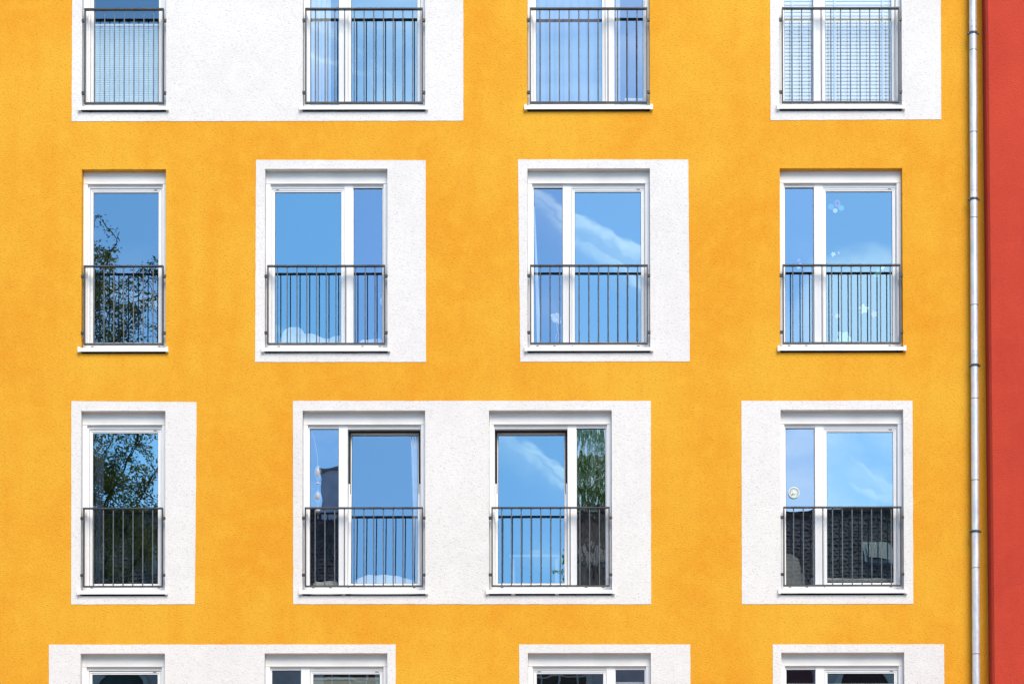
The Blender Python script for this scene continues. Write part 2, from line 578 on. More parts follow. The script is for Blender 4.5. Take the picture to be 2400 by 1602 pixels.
# per window: kind of label, tilt of the sash (degrees), small lean of the fixed light, bow, glass index
WL = {
    0: 'narrow window with a pale pleated blind drawn up over its lower half',
    1: 'wide window with a pale curtain behind its narrow left light',
    2: 'wide window on plain yellow wall with a lavender curtain behind its large sash',
    3: 'wide window with white slatted blinds lowered behind both panes',
    4: 'narrow window on plain yellow wall mirroring a leafy tree',
    5: 'wide window mirroring clear sky, narrow light on the right, white bedding below',
    6: 'wide window mirroring a diagonal vapour trail, narrow light on the left',
    7: 'wide window on plain yellow wall with coloured stickers on its panes',
    8: 'narrow window mirroring tree branches above a dark tiled roof',
    9: 'wide window with large right sash tilted open and bead garland in its narrow light',
    10: 'wide window with large left sash tilted open and a tree mirrored in its narrow light',
    11: 'wide window with a round dial thermometer on its narrow left light',
    12: 'narrow window cut off by the bottom of the picture',
    13: 'wide window at the bottom edge with a pale blind behind its large sash',
    14: 'wide window at the bottom edge, narrow light on the right',
    15: 'wide window at the bottom edge, narrow light on the left, nearest the downpipe'}
TILT = {9: 3.3, 10: 3.3, 2: 0.55}
LEAN = {}
roots = []
cap_me = sill_cap_mesh()
slot_me = MB().box(0, 0.028, -0.001, 0.004, 0, 0.007).mesh('drain_slot', M['slot'])
mark_me = MB().box(0, 0.038, -0.001, 0.004, 0, 0.007).mesh('maker_mark', M['seal'])
for i, (r, x0, W, side) in enumerate(WINDOWS):
    key = '%d%s' % (int(W * 1000), side)
    win = obj('window', cached('f' + key, lambda: frame_mesh(W, side)), house, (x0, 0, ROWZ[r]))
    win['label'] = WL[i]
    zt = OH - 0.138
    # shutter box and guide rails
    obj('shutter_box', cached('b%d' % int(W * 1000), lambda: (lambda m: m.box(0.002, W - 0.002, 0.078, 0.20, OH - 0.142, OH + 0.1)
                              .box(0.002, W - 0.002, 0.0755, 0.078, OH - 0.142, OH - 0.136).mesh('shutter_box_%d' % int(W * 1000), M['box']))(MB())), win)
    gme = cached('guide', lambda: MB().ring(0, 0.050, 0.0, OH - 0.1425, 0.050, 0.0, 0, 0, 0.092, 0.17).mesh('guide_rail', M['guide'])
                 if False else MB().box(0, 0.050, 0.080, 0.170, 0.002, OH - 0.1425).mesh('guide_rail', M['guide']))
    obj('guide_rail', gme, win, (0.002, 0, 0))
    obj('guide_rail', gme, win, (W - 0.052, 0, 0))
    # sash
    if side == 'L':
        sx0, sx1 = 0.519, W - 0.066
    elif side == 'R':
        sx0, sx1 = 0.066, W - 0.519
    else:
        sx0, sx1 = 0.076, W - 0.076
    sz0, sz1 = 0.077, zt - 0.055
    sw, sh = sx1 - sx0, sz1 - sz0
    th = TILT.get(i, 0.0)
    sash = obj('sash', cached('s%d' % int(sw * 1000), lambda: sash_mesh(sw, sh)), win, (sx0, 0.116, sz0), (R(-th), 0, 0))
    bow = random.choice((-1, 1)) * random.uniform(0.0002, 0.0006)
    lean = random.uniform(-0.03, 0.03)
    gp = obj('glass_pane', pane_mesh(0.033, sw - 0.033, 0.030, sh - 0.033, bow, CLEAR if i in (0, 3) else GLASS[i % 5], 'sash_%d' % i), win)
    gp.rotation_euler = (R(-th + lean), 0, R(random.uniform(-0.05, 0.05)))
    off = Matrix.Rotation(R(-th), 3, 'X') @ Vector((0.033, 0.019, 0.030))
    gp.location = Vector((sx0, 0.116, sz0)) + off
    gk = obj('gasket', cached('k%d' % int(sw * 1000), lambda: MB().ring(0.033, sw - 0.033, 0.030, sh - 0.033, 0.004, 0.004, 0.004, 0.006, 0.013, 0.022).mesh('sash_gasket', M['gasket'])), win,
             (sx0, 0.116, sz0), (R(-th), 0, 0))
    obj('gap_shade_ring', cached('q%d%s' % (int(sw * 1000), side), lambda: MB().ring(sx0 - 0.006, sx1 + 0.006, sz0 - 0.005, sz1 + 0.008, 0.03, 0.03, 0.03, 0.03, 0.186, 0.190).mesh('gap_shade_ring', M['gasket'])), win)  # black ring added behind the sash gap to stand for its shadow
    mk = obj('maker_mark', mark_me, win)
    off = Matrix.Rotation(R(-th), 3, 'X') @ Vector((sw - 0.085 if side != 'R' else 0.045, -0.001, sh - 0.012))
    mk.location = Vector((sx0, 0.116, sz0)) + off
    mk.rotation_euler = (R(-th), 0, 0)
    if side:
        a, b = (0.071, 0.408) if side == 'L' else (W - 0.408, W - 0.071)
        obj('gasket', cached('fk' + side, lambda: MB().ring(a, b, 0.070, zt - 0.044, 0.004, 0.004, 0.004, 0.006, 0.126, 0.137).mesh('fixed_gasket', M['gasket'])), win)
        gmat = GLASS_WAVY if i == 10 else CLEAR if i == 3 else GLASS_FIXED[i % 3]
        obj('glass_pane', pane_mesh(a, b, 0.070, zt - 0.044, -bow * 0.6, gmat, 'fixed_%d' % i), win, (a, 0.134, 0.070),
            (R(random.uniform(-0.03, 0.03)), 0, R(random.uniform(-0.05, 0.05))))
    # sill with end caps
    sl = obj('window_sill', cached('w%d' % int(W * 1000), lambda: sill_mesh(W)), win)
    obj('sill_end_cap', cap_me, win, (-0.035, 0, 0))
    obj('sill_end_cap', cap_me, win, (W + 0.007, 0, 0))
    for f in ((0.09, W - 0.11) if not side else (0.10, 0.30, 0.50, W - 0.15) if side == 'L' else (W - 0.116, W - 0.316, W - 0.516, 0.134)):
        obj('drain_slot', slot_me, win, (f, 0.107 if not side else 0.110, 0.054))
    roots.append(win)
    # room behind
    m_ = 0.34
    rm = MB()
    a0, a1, b0, b1, c0, c1 = x0 - m_, x0 + W + m_, 0.205, 3.6, ROWZ[r] - 0.02, ROWZ[r] + 2.5
    rm.quad((a0, b1, c0), (a1, b1, c0), (a1, b1, c1), (a0, b1, c1))
    rm.quad((a0, b0, c0), (a0, b1, c0), (a0, b1, c1), (a0, b0, c1))
    rm.quad((a1, b0, c0), (a1, b0, c1), (a1, b1, c1), (a1, b1, c0))
    rm.quad((a0, b0, c0), (a1, b0, c0), (a1, b1, c0), (a0, b1, c0))
    rm.quad((a0, b0, c1), (a0, b1, c1), (a1, b1, c1), (a1, b0, c1))
    p0, p1, q1 = x0 + 0.045, x0 + W - 0.045, ROWZ[r] + OH - 0.14
    for (u0, u1, v0, v1) in ((a0, p0, c0, c1), (p1, a1, c0, c1), (p0, p1, q1, c1)):
        rm.quad((u0, b0, v0), (u0, b0, v1), (u1, b0, v1), (u1, b0, v0))
    obj('room', rm.mesh('room_%d' % i, M['room'], fix=False), house)

# ------------------------------------------------------------------ railings
RAIL_H = {0: (0.040, 1.157), 1: (0.046, 0.970), 2: (0.046, 0.970)}   # the top storey needs a taller guard


def railing(i, label):
    r, x0, W, side = WINDOWS[i]
    root = tag(empty('balcony_railing', (x0, 0, ROWZ[r])), label, 'railing', 'french window railings on the yellow facade')
    a, b = 0.028, W - 0.026
    RAIL_Z0, RAIL_Z1 = RAIL_H[r]
    k = '%d_%d' % (int(W * 1000), int(RAIL_Z1 * 1000))
    ya, yb = -0.022, 0.022
    obj('top_rail', cached('rt' + k, lambda: MB().box(a, b, ya - 0.003, yb + 0.003, RAIL_Z1 - 0.014, RAIL_Z1).mesh('top_rail', M['rail'])), root)
    obj('bottom_rail', cached('rb' + k, lambda: MB().box(a, b, ya - 0.003, yb + 0.003, RAIL_Z0 - 0.002, RAIL_Z0 + 0.012).mesh('bottom_rail', M['rail'])), root)
    post = cached('rp' + k, lambda: MB().box(0, 0.014, ya, yb, RAIL_Z0 + 0.012, RAIL_Z1 - 0.014).mesh('side_post', M['rail']))
    obj('side_post', post, root, (a, 0, 0))
    obj('side_post', post, root, (b - 0.014, 0, 0))
    n = 12 if W > 1.2 else 8
    bar = cached('bar' + k, lambda: MB().tube([(0, 0, RAIL_Z0 + 0.012), (0, 0, RAIL_Z1 - 0.014)], 0.0068, 12, False).mesh('baluster', M['bar'], smooth=True, fix=False))
    for q in range(1, n):
        obj('baluster', bar, root, (a + 0.006 + (b - a - 0.012) * q / n, 0, 0))
    for z in ((0.170, 1.022) if r == 0 else (0.184, 0.849)):
        for (u0, u1, nm) in ((0.0, a, 'l'), (b, W, 'r')):
            mb = cached('br' + nm + k + str(z), lambda: MB().box(u0 - 0.004 if nm == 'l' else u0, u1 if nm == 'l' else u1 + 0.004, -0.008, 0.030, z - 0.015, z + 0.015).mesh('bracket', M['rail']))
            obj('bracket', mb, root)
    return root


railing(0, 'dark grey railing before the narrow window with the pleated blind')
railing(1, 'dark grey railing before the top window with the pale curtain in its left light')
railing(2, 'dark grey railing before the lavender curtained window at the top of the plain yellow wall')
railing(3, 'dark grey railing before the window with white slatted blinds')
railing(4, 'short dark grey railing before the narrow window on plain yellow wall')
railing(5, 'dark grey railing before the clear sky window with white bedding, middle row')
railing(6, 'dark grey railing before the window mirroring a diagonal vapour trail')
railing(7, 'dark grey railing before the window with coloured stickers')
railing(8, 'short dark grey railing before the narrow window mirroring branches and dark roof')
railing(9, 'dark grey railing before the tilted sash beside the bead garland')
railing(10, 'dark grey railing before the tilted sash left of the mirrored dense tree')
railing(11, 'dark grey railing below the round dial thermometer')

# ------------------------------------------------------------------ downpipe
pipe = tag(empty('downpipe', (5.375, -0.088, 0.14)), 'round galvanised rainwater downpipe running down beside the red wall', 'downpipe')
joints = [0.14, 3.4, 5.43, 6.43, 7.45, 8.40, 9.49, 10.51, 11.51, 12.47, 14.3, 16.9]
for k in range(len(joints) - 1):
    z0, z1 = joints[k] - 0.14, joints[k + 1] - 0.14
    rr = 0.0440 if k % 2 else 0.0448
    mb = MB().tube([(0, 0, z0), (0, 0, z1)], rr, 32, False)
    o = obj('pipe_section', mb.mesh('pipe_section_%d' % k, M['zinc'], smooth=True, fix=False), pipe)
    if 0 < k:
        jm = MB().lathe([(0.0440, -0.0035), (0.0464, -0.003), (0.0464, 0.003), (0.0440, 0.0035)], 32, 'Z', (0, 0, z0))
        obj('pipe_joint', jm.mesh('pipe_joint_%d' % k, M['rail'], fix=False), pipe)
for z in (4.91, 6.853, 8.786, 10.728, 12.671, 14.6):
    mb = MB()
    mb.lathe([(0.0455, -0.013), (0.0495, -0.013), (0.0495, 0.013), (0.0455, 0.013)], 28, 'Z', (0, 0, z - 0.14))
    for sgn in (-1, 1):
        mb.box(*sorted((sgn * 0.047, sgn * 0.068)), -0.014, 0.010, z - 0.14 - 0.011, z - 0.14 + 0.011)
        mb.tube([(sgn * 0.061, -0.022, z - 0.14), (sgn * 0.061, 0.018, z - 0.14)], 0.006, 8)
    mb.box(-0.008, 0.008, 0.046, 0.09, z - 0.148, z - 0.132)
    obj('pipe_clip', mb.mesh('pipe_clip', M['rail']), pipe)
for z in (12.74, 12.81, 10.83, 10.88, 8.90, 8.95):
    mb = MB().lathe([(0.0452, -0.003), (0.0466, -0.003), (0.0466, 0.003), (0.0452, 0.003)], 28, 'Z', (0, 0, z - 0.14))
    obj('pipe_bead', mb.mesh('pipe_bead', M['zinc'], smooth=True), pipe)

# ------------------------------------------------------------------ red neighbour
red = tag(empty('red_building', (5.55, -0.24, 0)), 'red rendered neighbouring building standing slightly forward of the yellow one', 'building')
rb = MB()


def redx(z):
    return 5.5655 - (z - 0.0) * 0.0052          # the joint leans a little


lv = [0.0, 4.0, 8.0, 12.0, 17.6]
ox, oy = 5.55, -0.24
for a, b in zip(lv[:-1], lv[1:]):
    xa, xb = redx(a) - ox, redx(b) - ox
    rb.quad((xa, 0.245, a), (xa, 0.030, a), (xb, 0.030, b), (xb, 0.245, b))
    rb.quad((xa, 0.030, a), (xa + 0.022, 0.0, a), (xb + 0.022, 0.0, b), (xb, 0.030, b))
    rb.quad((xa + 0.022, 0.0, a), (9.0, 0.0, a), (9.0, 0.0, b), (xb + 0.022, 0.0, b))
rb.quad((9.0, 0, 0), (9.0, 11, 0), (9.0, 11, 17.6), (9.0, 0, 17.6))
rb.quad((redx(17.6) - ox, 0.245, 17.6), (redx(17.6) - ox, 0.03, 17.6), (9, 0.0, 17.6), (9, 11, 17.6))
obj('wall', rb.mesh('red_wall', M['red'], fix=False), red)

# ------------------------------------------------------------------ the street across, seen mirrored in the panes
M['tile'] = plain('dark_roof_tile', (0.16, 0.105, 0.08), 0.85, 0, 0.003, 20, 0.25)
M['grey_wall'] = plain('grey_house_render', (0.52, 0.51, 0.51), 0.9, 0, 0.003, 30, 0.08)
M['maroon'] = plain('maroon_house_render', (0.17, 0.07, 0.07), 0.9, 0, 0.003, 30, 0.1)
M['trim'] = plain('pale_stone_trim', (0.55, 0.54, 0.52), 0.8, 0, 0.002, 20, 0.06)
M['dark_glass'] = plain('dark_window_glass', (0.02, 0.022, 0.026), 0.25, 0, 0, 10, 0.0)
M['roof_window'] = plain('roof_window_frame', (0.25, 0.25, 0.26), 0.5)
M['chimney'] = plain('zinc_clad_chimney', (0.70, 0.73, 0.85), 0.6, 0.0, 0, 10, 0.15)
opp = tag(empty('house_across', (0, -28, 0)), 'grey house with dark tiled roof across the street, mirrored in the lower panes', 'house')
EZ, RZ, RD, HX = 11.0, 14.45, 4.0, 26.0
hm = MB()
hm.quad((HX, 0, 0), (-HX, 0, 0), (-HX, 0, EZ), (HX, 0, EZ))
hm.quad((-HX, -8, 0), (HX, -8, 0), (HX, -8, EZ), (-HX, -8, EZ))
for sx in (-HX, HX):
    hm.poly([(sx, 0, 0), (sx, -8, 0), (sx, -8, EZ), (sx, -4, RZ), (sx, 0, EZ)])
obj('wall', hm.mesh('house_across_wall', M['grey_wall']), opp)
rm = MB()
rm.quad((-HX, -4, RZ), (HX, -4, RZ), (HX, -8.3, EZ - 0.3), (-HX, -8.3, EZ - 0.3))
roof = obj('roof', rm.mesh('house_across_back_slope', M['tile']), opp)
tm = MB()
ncx = int(2 * HX / 0.0567)
sl = Vector((0, -RD, RZ - EZ))
SL = sl.length
sl.normalize()
up_n = Vector((0, sl.z, -sl.y))
ncourse = 27
rng = random.Random(5)
for j in range(ncourse):
    s0, s1 = -0.35 + j * (SL + 0.35) / ncourse, -0.35 + (j + 1.12) * (SL + 0.35) / ncourse
    base = len(tm.v)
    for i in range(ncx + 1):
        x = -HX + 2 * HX * i / ncx
        wv = 0.008 * math.sin(2 * math.pi * (x / 0.17 + 0.5 * (j % 2))) + rng.uniform(-0.004, 0.004)
        for (s_, lift) in ((s0, 0.032), (s1, 0.012)):
            p = sl * s_ + up_n * (wv + lift)
            tm.v.append((x, p.y, EZ + p.z))
        p = sl * s0 + up_n * (wv + 0.015)
        tm.v.append((x, p.y, EZ + p.z))
    for i in range(ncx):
        a = base + 3 * i
        tm.f.append((a, a + 3, a + 4, a + 1))
        tm.f.append((a + 2, a + 5, a + 3, a))
        tm.m += [0, 0]
tiles = obj('roof_tiles', tm.mesh('roof_tiles', M['tile'], fix=False), opp)
tiles['kind'] = 'stuff'
ridge = MB().tube([(-HX, -4, RZ + 0.02), (HX, -4, RZ + 0.02)], 0.11, 10)
obj('ridge_cap', ridge.mesh('ridge_cap', M['tile'], fix=False), opp)
for (cx, w_, zt_) in ((-6.13, 1.3, 15.55), (13.5, 1.1, 15.6)):
    ch = obj('chimney', MB().box(cx, cx + w_, -4.5, -3.7, 13.2, zt_).mesh('chimney', M['chimney']), opp)
    obj('chimney_cap', MB().box(cx - 0.08, cx + w_ + 0.08, -4.58, -3.62, zt_, zt_ + 0.1).mesh('chimney_cap', M['concrete']), ch)
for cx in (8.5, 1.0, -3.5, -14.0):
    q = sl * 2.35 + up_n * 0.05
    sky_w = MB()
    for (a, b, c_, d_, mi, lift) in ((cx - 0.06, cx + 0.72, -0.06, 1.06, 0, 0.05), (cx + 0.03, cx + 0.63, 0.06, 0.96, 1, 0.11)):
        pts = []
        for (xx, ss) in ((a, c_), (b, c_), (b, d_), (a, d_)):
            p = q + sl * ss + up_n * lift
            pts.append((xx, p.y, EZ + p.z))
        sky_w.poly(pts, mi)
        if mi == 0:
            low = [tuple(Vector(p) - Vector((0, up_n.y, up_n.z)) * 0.12) for p in pts]
            for k in range(4):
                sky_w.quad(pts[k], pts[(k + 1) % 4], low[(k + 1) % 4], low[k], 0)
    obj('roof_window', sky_w.mesh('roof_window', [M['roof_window'], M['dark_glass']]), opp)
for cx in (-10.2, 5.0):
    p = sl * 2.0
    obj('vent_pipe', MB().tube([(cx, p.y, EZ + p.z - 0.1), (cx, p.y, EZ + p.z + 0.7)], 0.09, 12).mesh('vent_pipe', M['trim'], smooth=True), opp)
obj('gutter', MB().tube([(-HX, 0.32, EZ - 0.32), (HX, 0.32, EZ - 0.32)], 0.08, 10).mesh('house_across_gutter', M['zinc'], fix=False), opp)
for (a, b) in ((5.2, 6.75), (-9.2, -7.4), (17, 18.5)):
    obj('pilaster', MB().box(a, b, -0.05, 0.16, 0.1, EZ - 0.4).mesh('pilaster', M['maroon']), opp)
for cx, hw, arch in ((-10.7, 0.62, True), (8.1, 0.72, True), (0.35, 0.66, False), (-4.9, 0.66, False), (3.6, 0.5, False), (-15, 0.62, True), (13.5, 0.72, True)):
    zb, zs = 7.6, (9.0 if arch else 9.75)
    def outline(h):
        pts = [(cx - h, zb - (h - hw)), (cx + h, zb - (h - hw))]
        if arch:
            pts += [(cx + h * math.cos(t), zs + h * math.sin(t)) for t in [math.pi * k / 14 for k in range(15)]]
        else:
            pts += [(cx + h, zs + (h - hw)), (cx - h, zs + (h - hw))]
        return pts
    inner, outer_ = outline(hw), outline(hw + 0.14)
    fr = MB()
    n = len(inner)
    for k in range(n):
        a, b, c_, d_ = inner[k], inner[(k + 1) % n], outer_[(k + 1) % n], outer_[k]
        fr.quad((a[0], 0.10, a[1]), (b[0], 0.10, b[1]), (c_[0], 0.10, c_[1]), (d_[0], 0.10, d_[1]))
        fr.quad((d_[0], 0.10, d_[1]), (c_[0], 0.10, c_[1]), (c_[0], 0.0, c_[1]), (d_[0], 0.0, d_[1]))
        fr.quad((a[0], 0.10, a[1]), (b[0], 0.10, b[1]), (b[0], 0.02, b[1]), (a[0], 0.02, a[1]))
    wn = obj('window', fr.mesh('street_window_surround', M['trim']), opp)
    obj('pane', (lambda m: (m.poly([(p[0], 0.02, p[1]) for p in inner]), m)[1])(MB()).mesh('street_window_pane', M['dark_glass']), wn)
    for gx in (-0.33, 0.0, 0.33):
        obj('glazing_bar', MB().box(cx + gx * hw * 2 - 0.02, cx + gx * hw * 2 + 0.02, 0.022, 0.05, zb, zs).mesh('glazing_bar', M['trim']), wn)
    for gz in (8.2, 8.8, 9.35):
        if gz < zs:
            obj('glazing_bar', MB().box(cx - hw, cx + hw, 0.022, 0.048, gz - 0.02, gz + 0.02).mesh('glazing_bar', M['trim']), wn)


# ------------------------------------------------------------------ trees
def leaf_mat(name, a, b):
    m, t = material(name)
    info = t.n('ShaderNodeObjectInfo')
    co = t.n('ShaderNodeTexCoord').outputs['Object']
    n1 = t.noise(co, 1.4, 3.0)
    c = t.mix(t.ramp(n1, 0.32, 0.68), a, b)
    df = t.n('ShaderNodeBsdfDiffuse', ins={'Color': c})
    tl = t.n('ShaderNodeBsdfTranslucent', ins={'Color': c})
    mx = t.n('ShaderNodeMixShader', ins={0: 0.5, 1: df.outputs[0], 2: tl.outputs[0]})
    finish(t, mx.outputs[0])
    return m


M['bark'] = plain('bark', (0.07, 0.055, 0.045), 0.9, 0, 0.01, 18, 0.25)
M['leaf_a'] = leaf_mat('feathery_leaf', (0.095, 0.105, 0.020), (0.26, 0.25, 0.060))
M['leaf_b'] = leaf_mat('dense_leaf', (0.14, 0.28, 0.045), (0.28, 0.46, 0.10))


def tree(name, label, x, y, trunk_h, cc, rad, n_limb, n_twig, n_leaf, size, droop, mat, seed, spread=0.4):
    rg = random.Random(seed)
    root = tag(empty(name, (x, y, 0.13)), label, 'tree', 'trees mirrored in the window panes')
    tr = MB()
    top = Vector((rg.uniform(-.2, .2), rg.uniform(-.2, .2), cc[2] + rad[2] * 0.55))
    tr.tube([(0, 0, 0), (0.05, 0, trunk_h * 0.5), (0.0, 0.08, trunk_h), tuple(top * 0.5 + Vector((0, 0, trunk_h * 0.5))), tuple(top)],
            [0.24, 0.19, 0.16, 0.10, 0.03], 10)
    lv = MB()
    for L in range(n_limb):
        zs_ = rg.uniform(trunk_h * 0.8, top.z * 0.9)
        st = Vector((0, 0.04, zs_))
        th, ph = rg.uniform(0, 2 * math.pi), rg.uniform(-0.5, 1.3)
        rr = rg.uniform(0.75, 1.0)
        en = Vector(cc) + Vector((rad[0] * math.cos(th) * math.cos(ph) * rr, rad[1] * math.sin(th) * math.cos(ph) * rr, rad[2] * math.sin(ph) * rr))
        mid = st.lerp(en, 0.5) + Vector((0, 0, 0.3))
        tr.tube([st, mid, en], [0.045, 0.022, 0.006], 6)
        for T in range(n_twig):
            f = rg.uniform(0.25, 1.0)
            b0 = st.lerp(mid, f * 2) if f < 0.5 else mid.lerp(en, f * 2 - 1)
            dv = Vector((rg.gauss(0, 1), rg.gauss(0, 1), rg.gauss(0.1, 0.7))).normalized()
            tl_ = rg.uniform(0.5, 1.3) * spread * 2
            b1 = b0 + dv * tl_ * 0.6
            b2 = b1 + dv * tl_ * 0.4 + Vector((0, 0, -droop * tl_))
            tr.tube([b0, b1, b2], [0.009, 0.006, 0.003], 4, False)
            for q in range(n_leaf):
                g = rg.random()
                p = (b0.lerp(b1, g * 2) if g < 0.5 else b1.lerp(b2, g * 2 - 1)) + Vector((rg.gauss(0, .085), rg.gauss(0, .085), rg.gauss(0, .07)))
                a = Vector((rg.gauss(0, 1), rg.gauss(0, 1), rg.gauss(-droop * 1.2, 0.7))).normalized()
                c_ = a.cross(Vector((rg.gauss(0, 1), rg.gauss(0, 1), rg.gauss(0, 1)))).normalized()
                s_ = size * rg.uniform(0.6, 1.3)
                lv.quad(p, p + a * s_ * 0.5 + c_ * s_ * 0.20, p + a * s_, p + a * s_ * 0.5 - c_ * s_ * 0.20)
    obj('trunk', tr.mesh(name + '_trunk', M['bark'], smooth=True, fix=False), root)
    obj('crown', lv.mesh(name + '_crown', mat, fix=False), root)
    return root


tree('feathery_tree', 'tall feathery tree across the street, mirrored in the two leftmost narrow windows', -11.3, -20.5, 6.5,
     (1.25, 0, 13.2), (2.2, 2.2, 6.3), 84, 17, 96, 0.080, 0.4, M['leaf_a'], 3, 0.42)
tree('broadleaf_tree', 'dense green tree behind the dark roof, mirrored in one narrow light', 1.6, -40.0, 8.0,
     (0, 0, 15.2), (2.6, 2.6, 5.4), 46, 13, 36, 0.18, 0.25, M['leaf_b'], 8, 0.5)

# ------------------------------------------------------------------ things behind and on the panes
M['cloth_white'] = plain('white_cotton', (0.78, 0.78, 0.78), 0.9, 0, 0.003, 40, 0.05)
M['cloth_lav'] = plain('lavender_curtain', (0.40, 0.38, 0.50), 0.9, 0, 0.002, 40, 0.05)
M['cloth_blue'] = plain('dark_blue_curtain', (0.10, 0.14, 0.24), 0.9, 0, 0.002, 40, 0.08)
M['cloth_sage'] = plain('pale_sage_blind', (0.60, 0.64, 0.56), 0.9, 0, 0.001, 40, 0.04)
M['cloth_aqua'] = plain('pale_aqua_blind', (0.80, 0.90, 0.90), 0.85, 0, 0.001, 40, 0.03)
M['slat'] = plain('white_blind_slat', (0.90, 0.90, 0.89), 0.4, 0, 0, 20, 0.02)
M['card'] = plain('pale_box_card', (0.45, 0.55, 0.62), 0.7, 0, 0, 20, 0.05)
M['greyglass'] = plain('smoky_bead', (0.42, 0.42, 0.46), 0.4, 0, 0, 20, 0.05)
M['fabric_grey'] = plain('grey_upholstery', (0.33, 0.34, 0.33), 0.9, 0, 0.003, 60, 0.08)
M['wood'] = plain('pale_wood', (0.55, 0.47, 0.38), 0.6, 0, 0.001, 20, 0.1)


def at(i, x=0, y=0, z=0):
    r, x0, W, side = WINDOWS[i]
    return (x0 + x, y, ROWZ[r] + z)


def curtain(i, xa, xb, z0, z1, y, mat, label, waves=6, amp=0.018, xa2=None, xb2=None):
    """hanging cloth; xa2/xb2 give its edges at the foot"""
    xa2 = xa if xa2 is None else xa2
    xb2 = xb if xb2 is None else xb2
    mb = MB()
    nx, nz = 14 * waves // 2 + 8, 8
    rg = random.Random(i * 7 + int(xa * 100))
    ph = rg.uniform(0, 6)
    for side_ in (0, 1):
        for j in range(nz + 1):
            for k in range(nx + 1):
                u, v = k / nx, j / nz
                a, b = xa + (xa2 - xa) * v, xb + (xb2 - xb) * v
                yy = amp * math.sin(u * waves * 2 * math.pi + ph + 0.5 * math.sin(v * 3)) * (0.6 + 0.4 * v)
                mb.v.append((a + (b - a) * u, yy + side_ * 0.003, z1 - z0 - (z1 - z0) * v))
    nn = (nx + 1) * (nz + 1)
    for side_ in (0, 1):
        for j in range(nz):
            for k in range(nx):
                a = side_ * nn + j * (nx + 1) + k
                mb.f.append((a, a + nx + 1, a + nx + 2, a + 1) if side_ == 0 else (a, a + 1, a + nx + 2, a + nx + 1))
                mb.m.append(0)
    o = obj('curtain', mb.mesh('curtain', mat, smooth=True, fix=False), None, at(i, 0, y, z0))
    return tag(o, label, 'curtain')


def pleated(i, xa, xb, z0, z1, mat, label):
    root = tag(empty('pleated_blind', at(i, xa, 0.165, z0)), label, 'blind', 'pleated blinds behind the panes')
    mb = MB()
    n = int((z1 - z0) / 0.011)
    for k in range(n):
        za, zb = (z1 - z0) * k / n, (z1 - z0) * (k + 1) / n
        ya, yb = (0.0, 0.005) if k % 2 else (0.005, 0.0)
        mb.quad((0, ya, za), (xb - xa, ya, za), (xb - xa, yb, zb), (0, yb, zb))
    obj('pleats', mb.mesh('pleats', mat, fix=False), root)
    obj('top_bar', MB().box(0, xb - xa, -0.006, 0.018, z1 - z0, z1 - z0 + 0.026).mesh('top_bar', M['slat']), root)
    return root


def venetian(i, xa, xb, label):
    root = tag(empty('slatted_blind', at(i, xa, 0.172, 0.06)), label, 'blind', 'white slatted blinds behind one window')
    wd = xb - xa
    sm = MB()
    npt = 5
    for k in range(npt):
        u0, u1 = k / npt, (k + 1) / npt
        def pt(u):
            s_ = (u - 0.5) * 0.050
            c_ = 0.004 * (1 - (2 * u - 1) ** 2)
            ca, sa = math.cos(R(77)), math.sin(R(77))
            return (s_ * ca - c_ * sa, s_ * sa + c_ * ca)
        a, b = pt(u0), pt(u1)
        sm.quad((0, a[0], a[1]), (wd, a[0], a[1]), (wd, b[0], b[1]), (0, b[0], b[1]))
        sm.quad((0, a[0] + .0012, a[1]), (0, b[0] + .0012, b[1]), (wd, b[0] + .0012, b[1]), (wd, a[0] + .0012, a[1]))
    me = sm.mesh('blind_slat', M['slat'], smooth=True, fix=False)
    for k in range(44):
        obj('slat', me, root, (0, 0, 0.03 + k * 0.043))
    tme = MB().box(0, 0.016, -0.026, -0.0245, 0, 1.93).mesh('ladder_tape', M['slat'])
    for x in ((0.10,) if wd < 0.5 else (0.13, wd - 0.13)):
        obj('ladder_tape', tme, root, (x, 0, 0))
    obj('bottom_bar', MB().box(0, wd, -0.015, 0.015, -0.012, 0.006).mesh('bottom_bar', M['slat']), root)
    return root


def heap(name, i, x0, x1, y0, y1, z, h, mat, label, cat, seed, lump=0.05, edge=0.09):
    """soft slab: quilt, mattress end or cushion"""
    mb = MB()
    nx, ny = 26, 12
    for j in range(ny + 1):
        for k in range(nx + 1):
            u, v = k / nx, j / ny
            x, y = (x1 - x0) * u, (y1 - y0) * v
            e = min(1, min(u, 1 - u) * (x1 - x0) / edge, min(v, 1 - v) * (y1 - y0) / edge)
            q = mnoise.noise((x * 3.1 + seed, y * 3, seed)) * lump + mnoise.noise((x * 9 + seed, y * 8, seed)) * lump * 0.35
            mb.v.append((x, y, (h + q) * math.sqrt(max(0.0, 1 - (1 - e) ** 2))))
    for j in range(ny):
        for k in range(nx):
            a = j * (nx + 1) + k
            mb.f.append((a, a + 1, a + nx + 2, a + nx + 1))
            mb.m.append(0)
    o = obj(name, mb.mesh(name, mat, smooth=True, fix=False), None, at(i, x0, y0, z))
    return tag(o, label, cat)


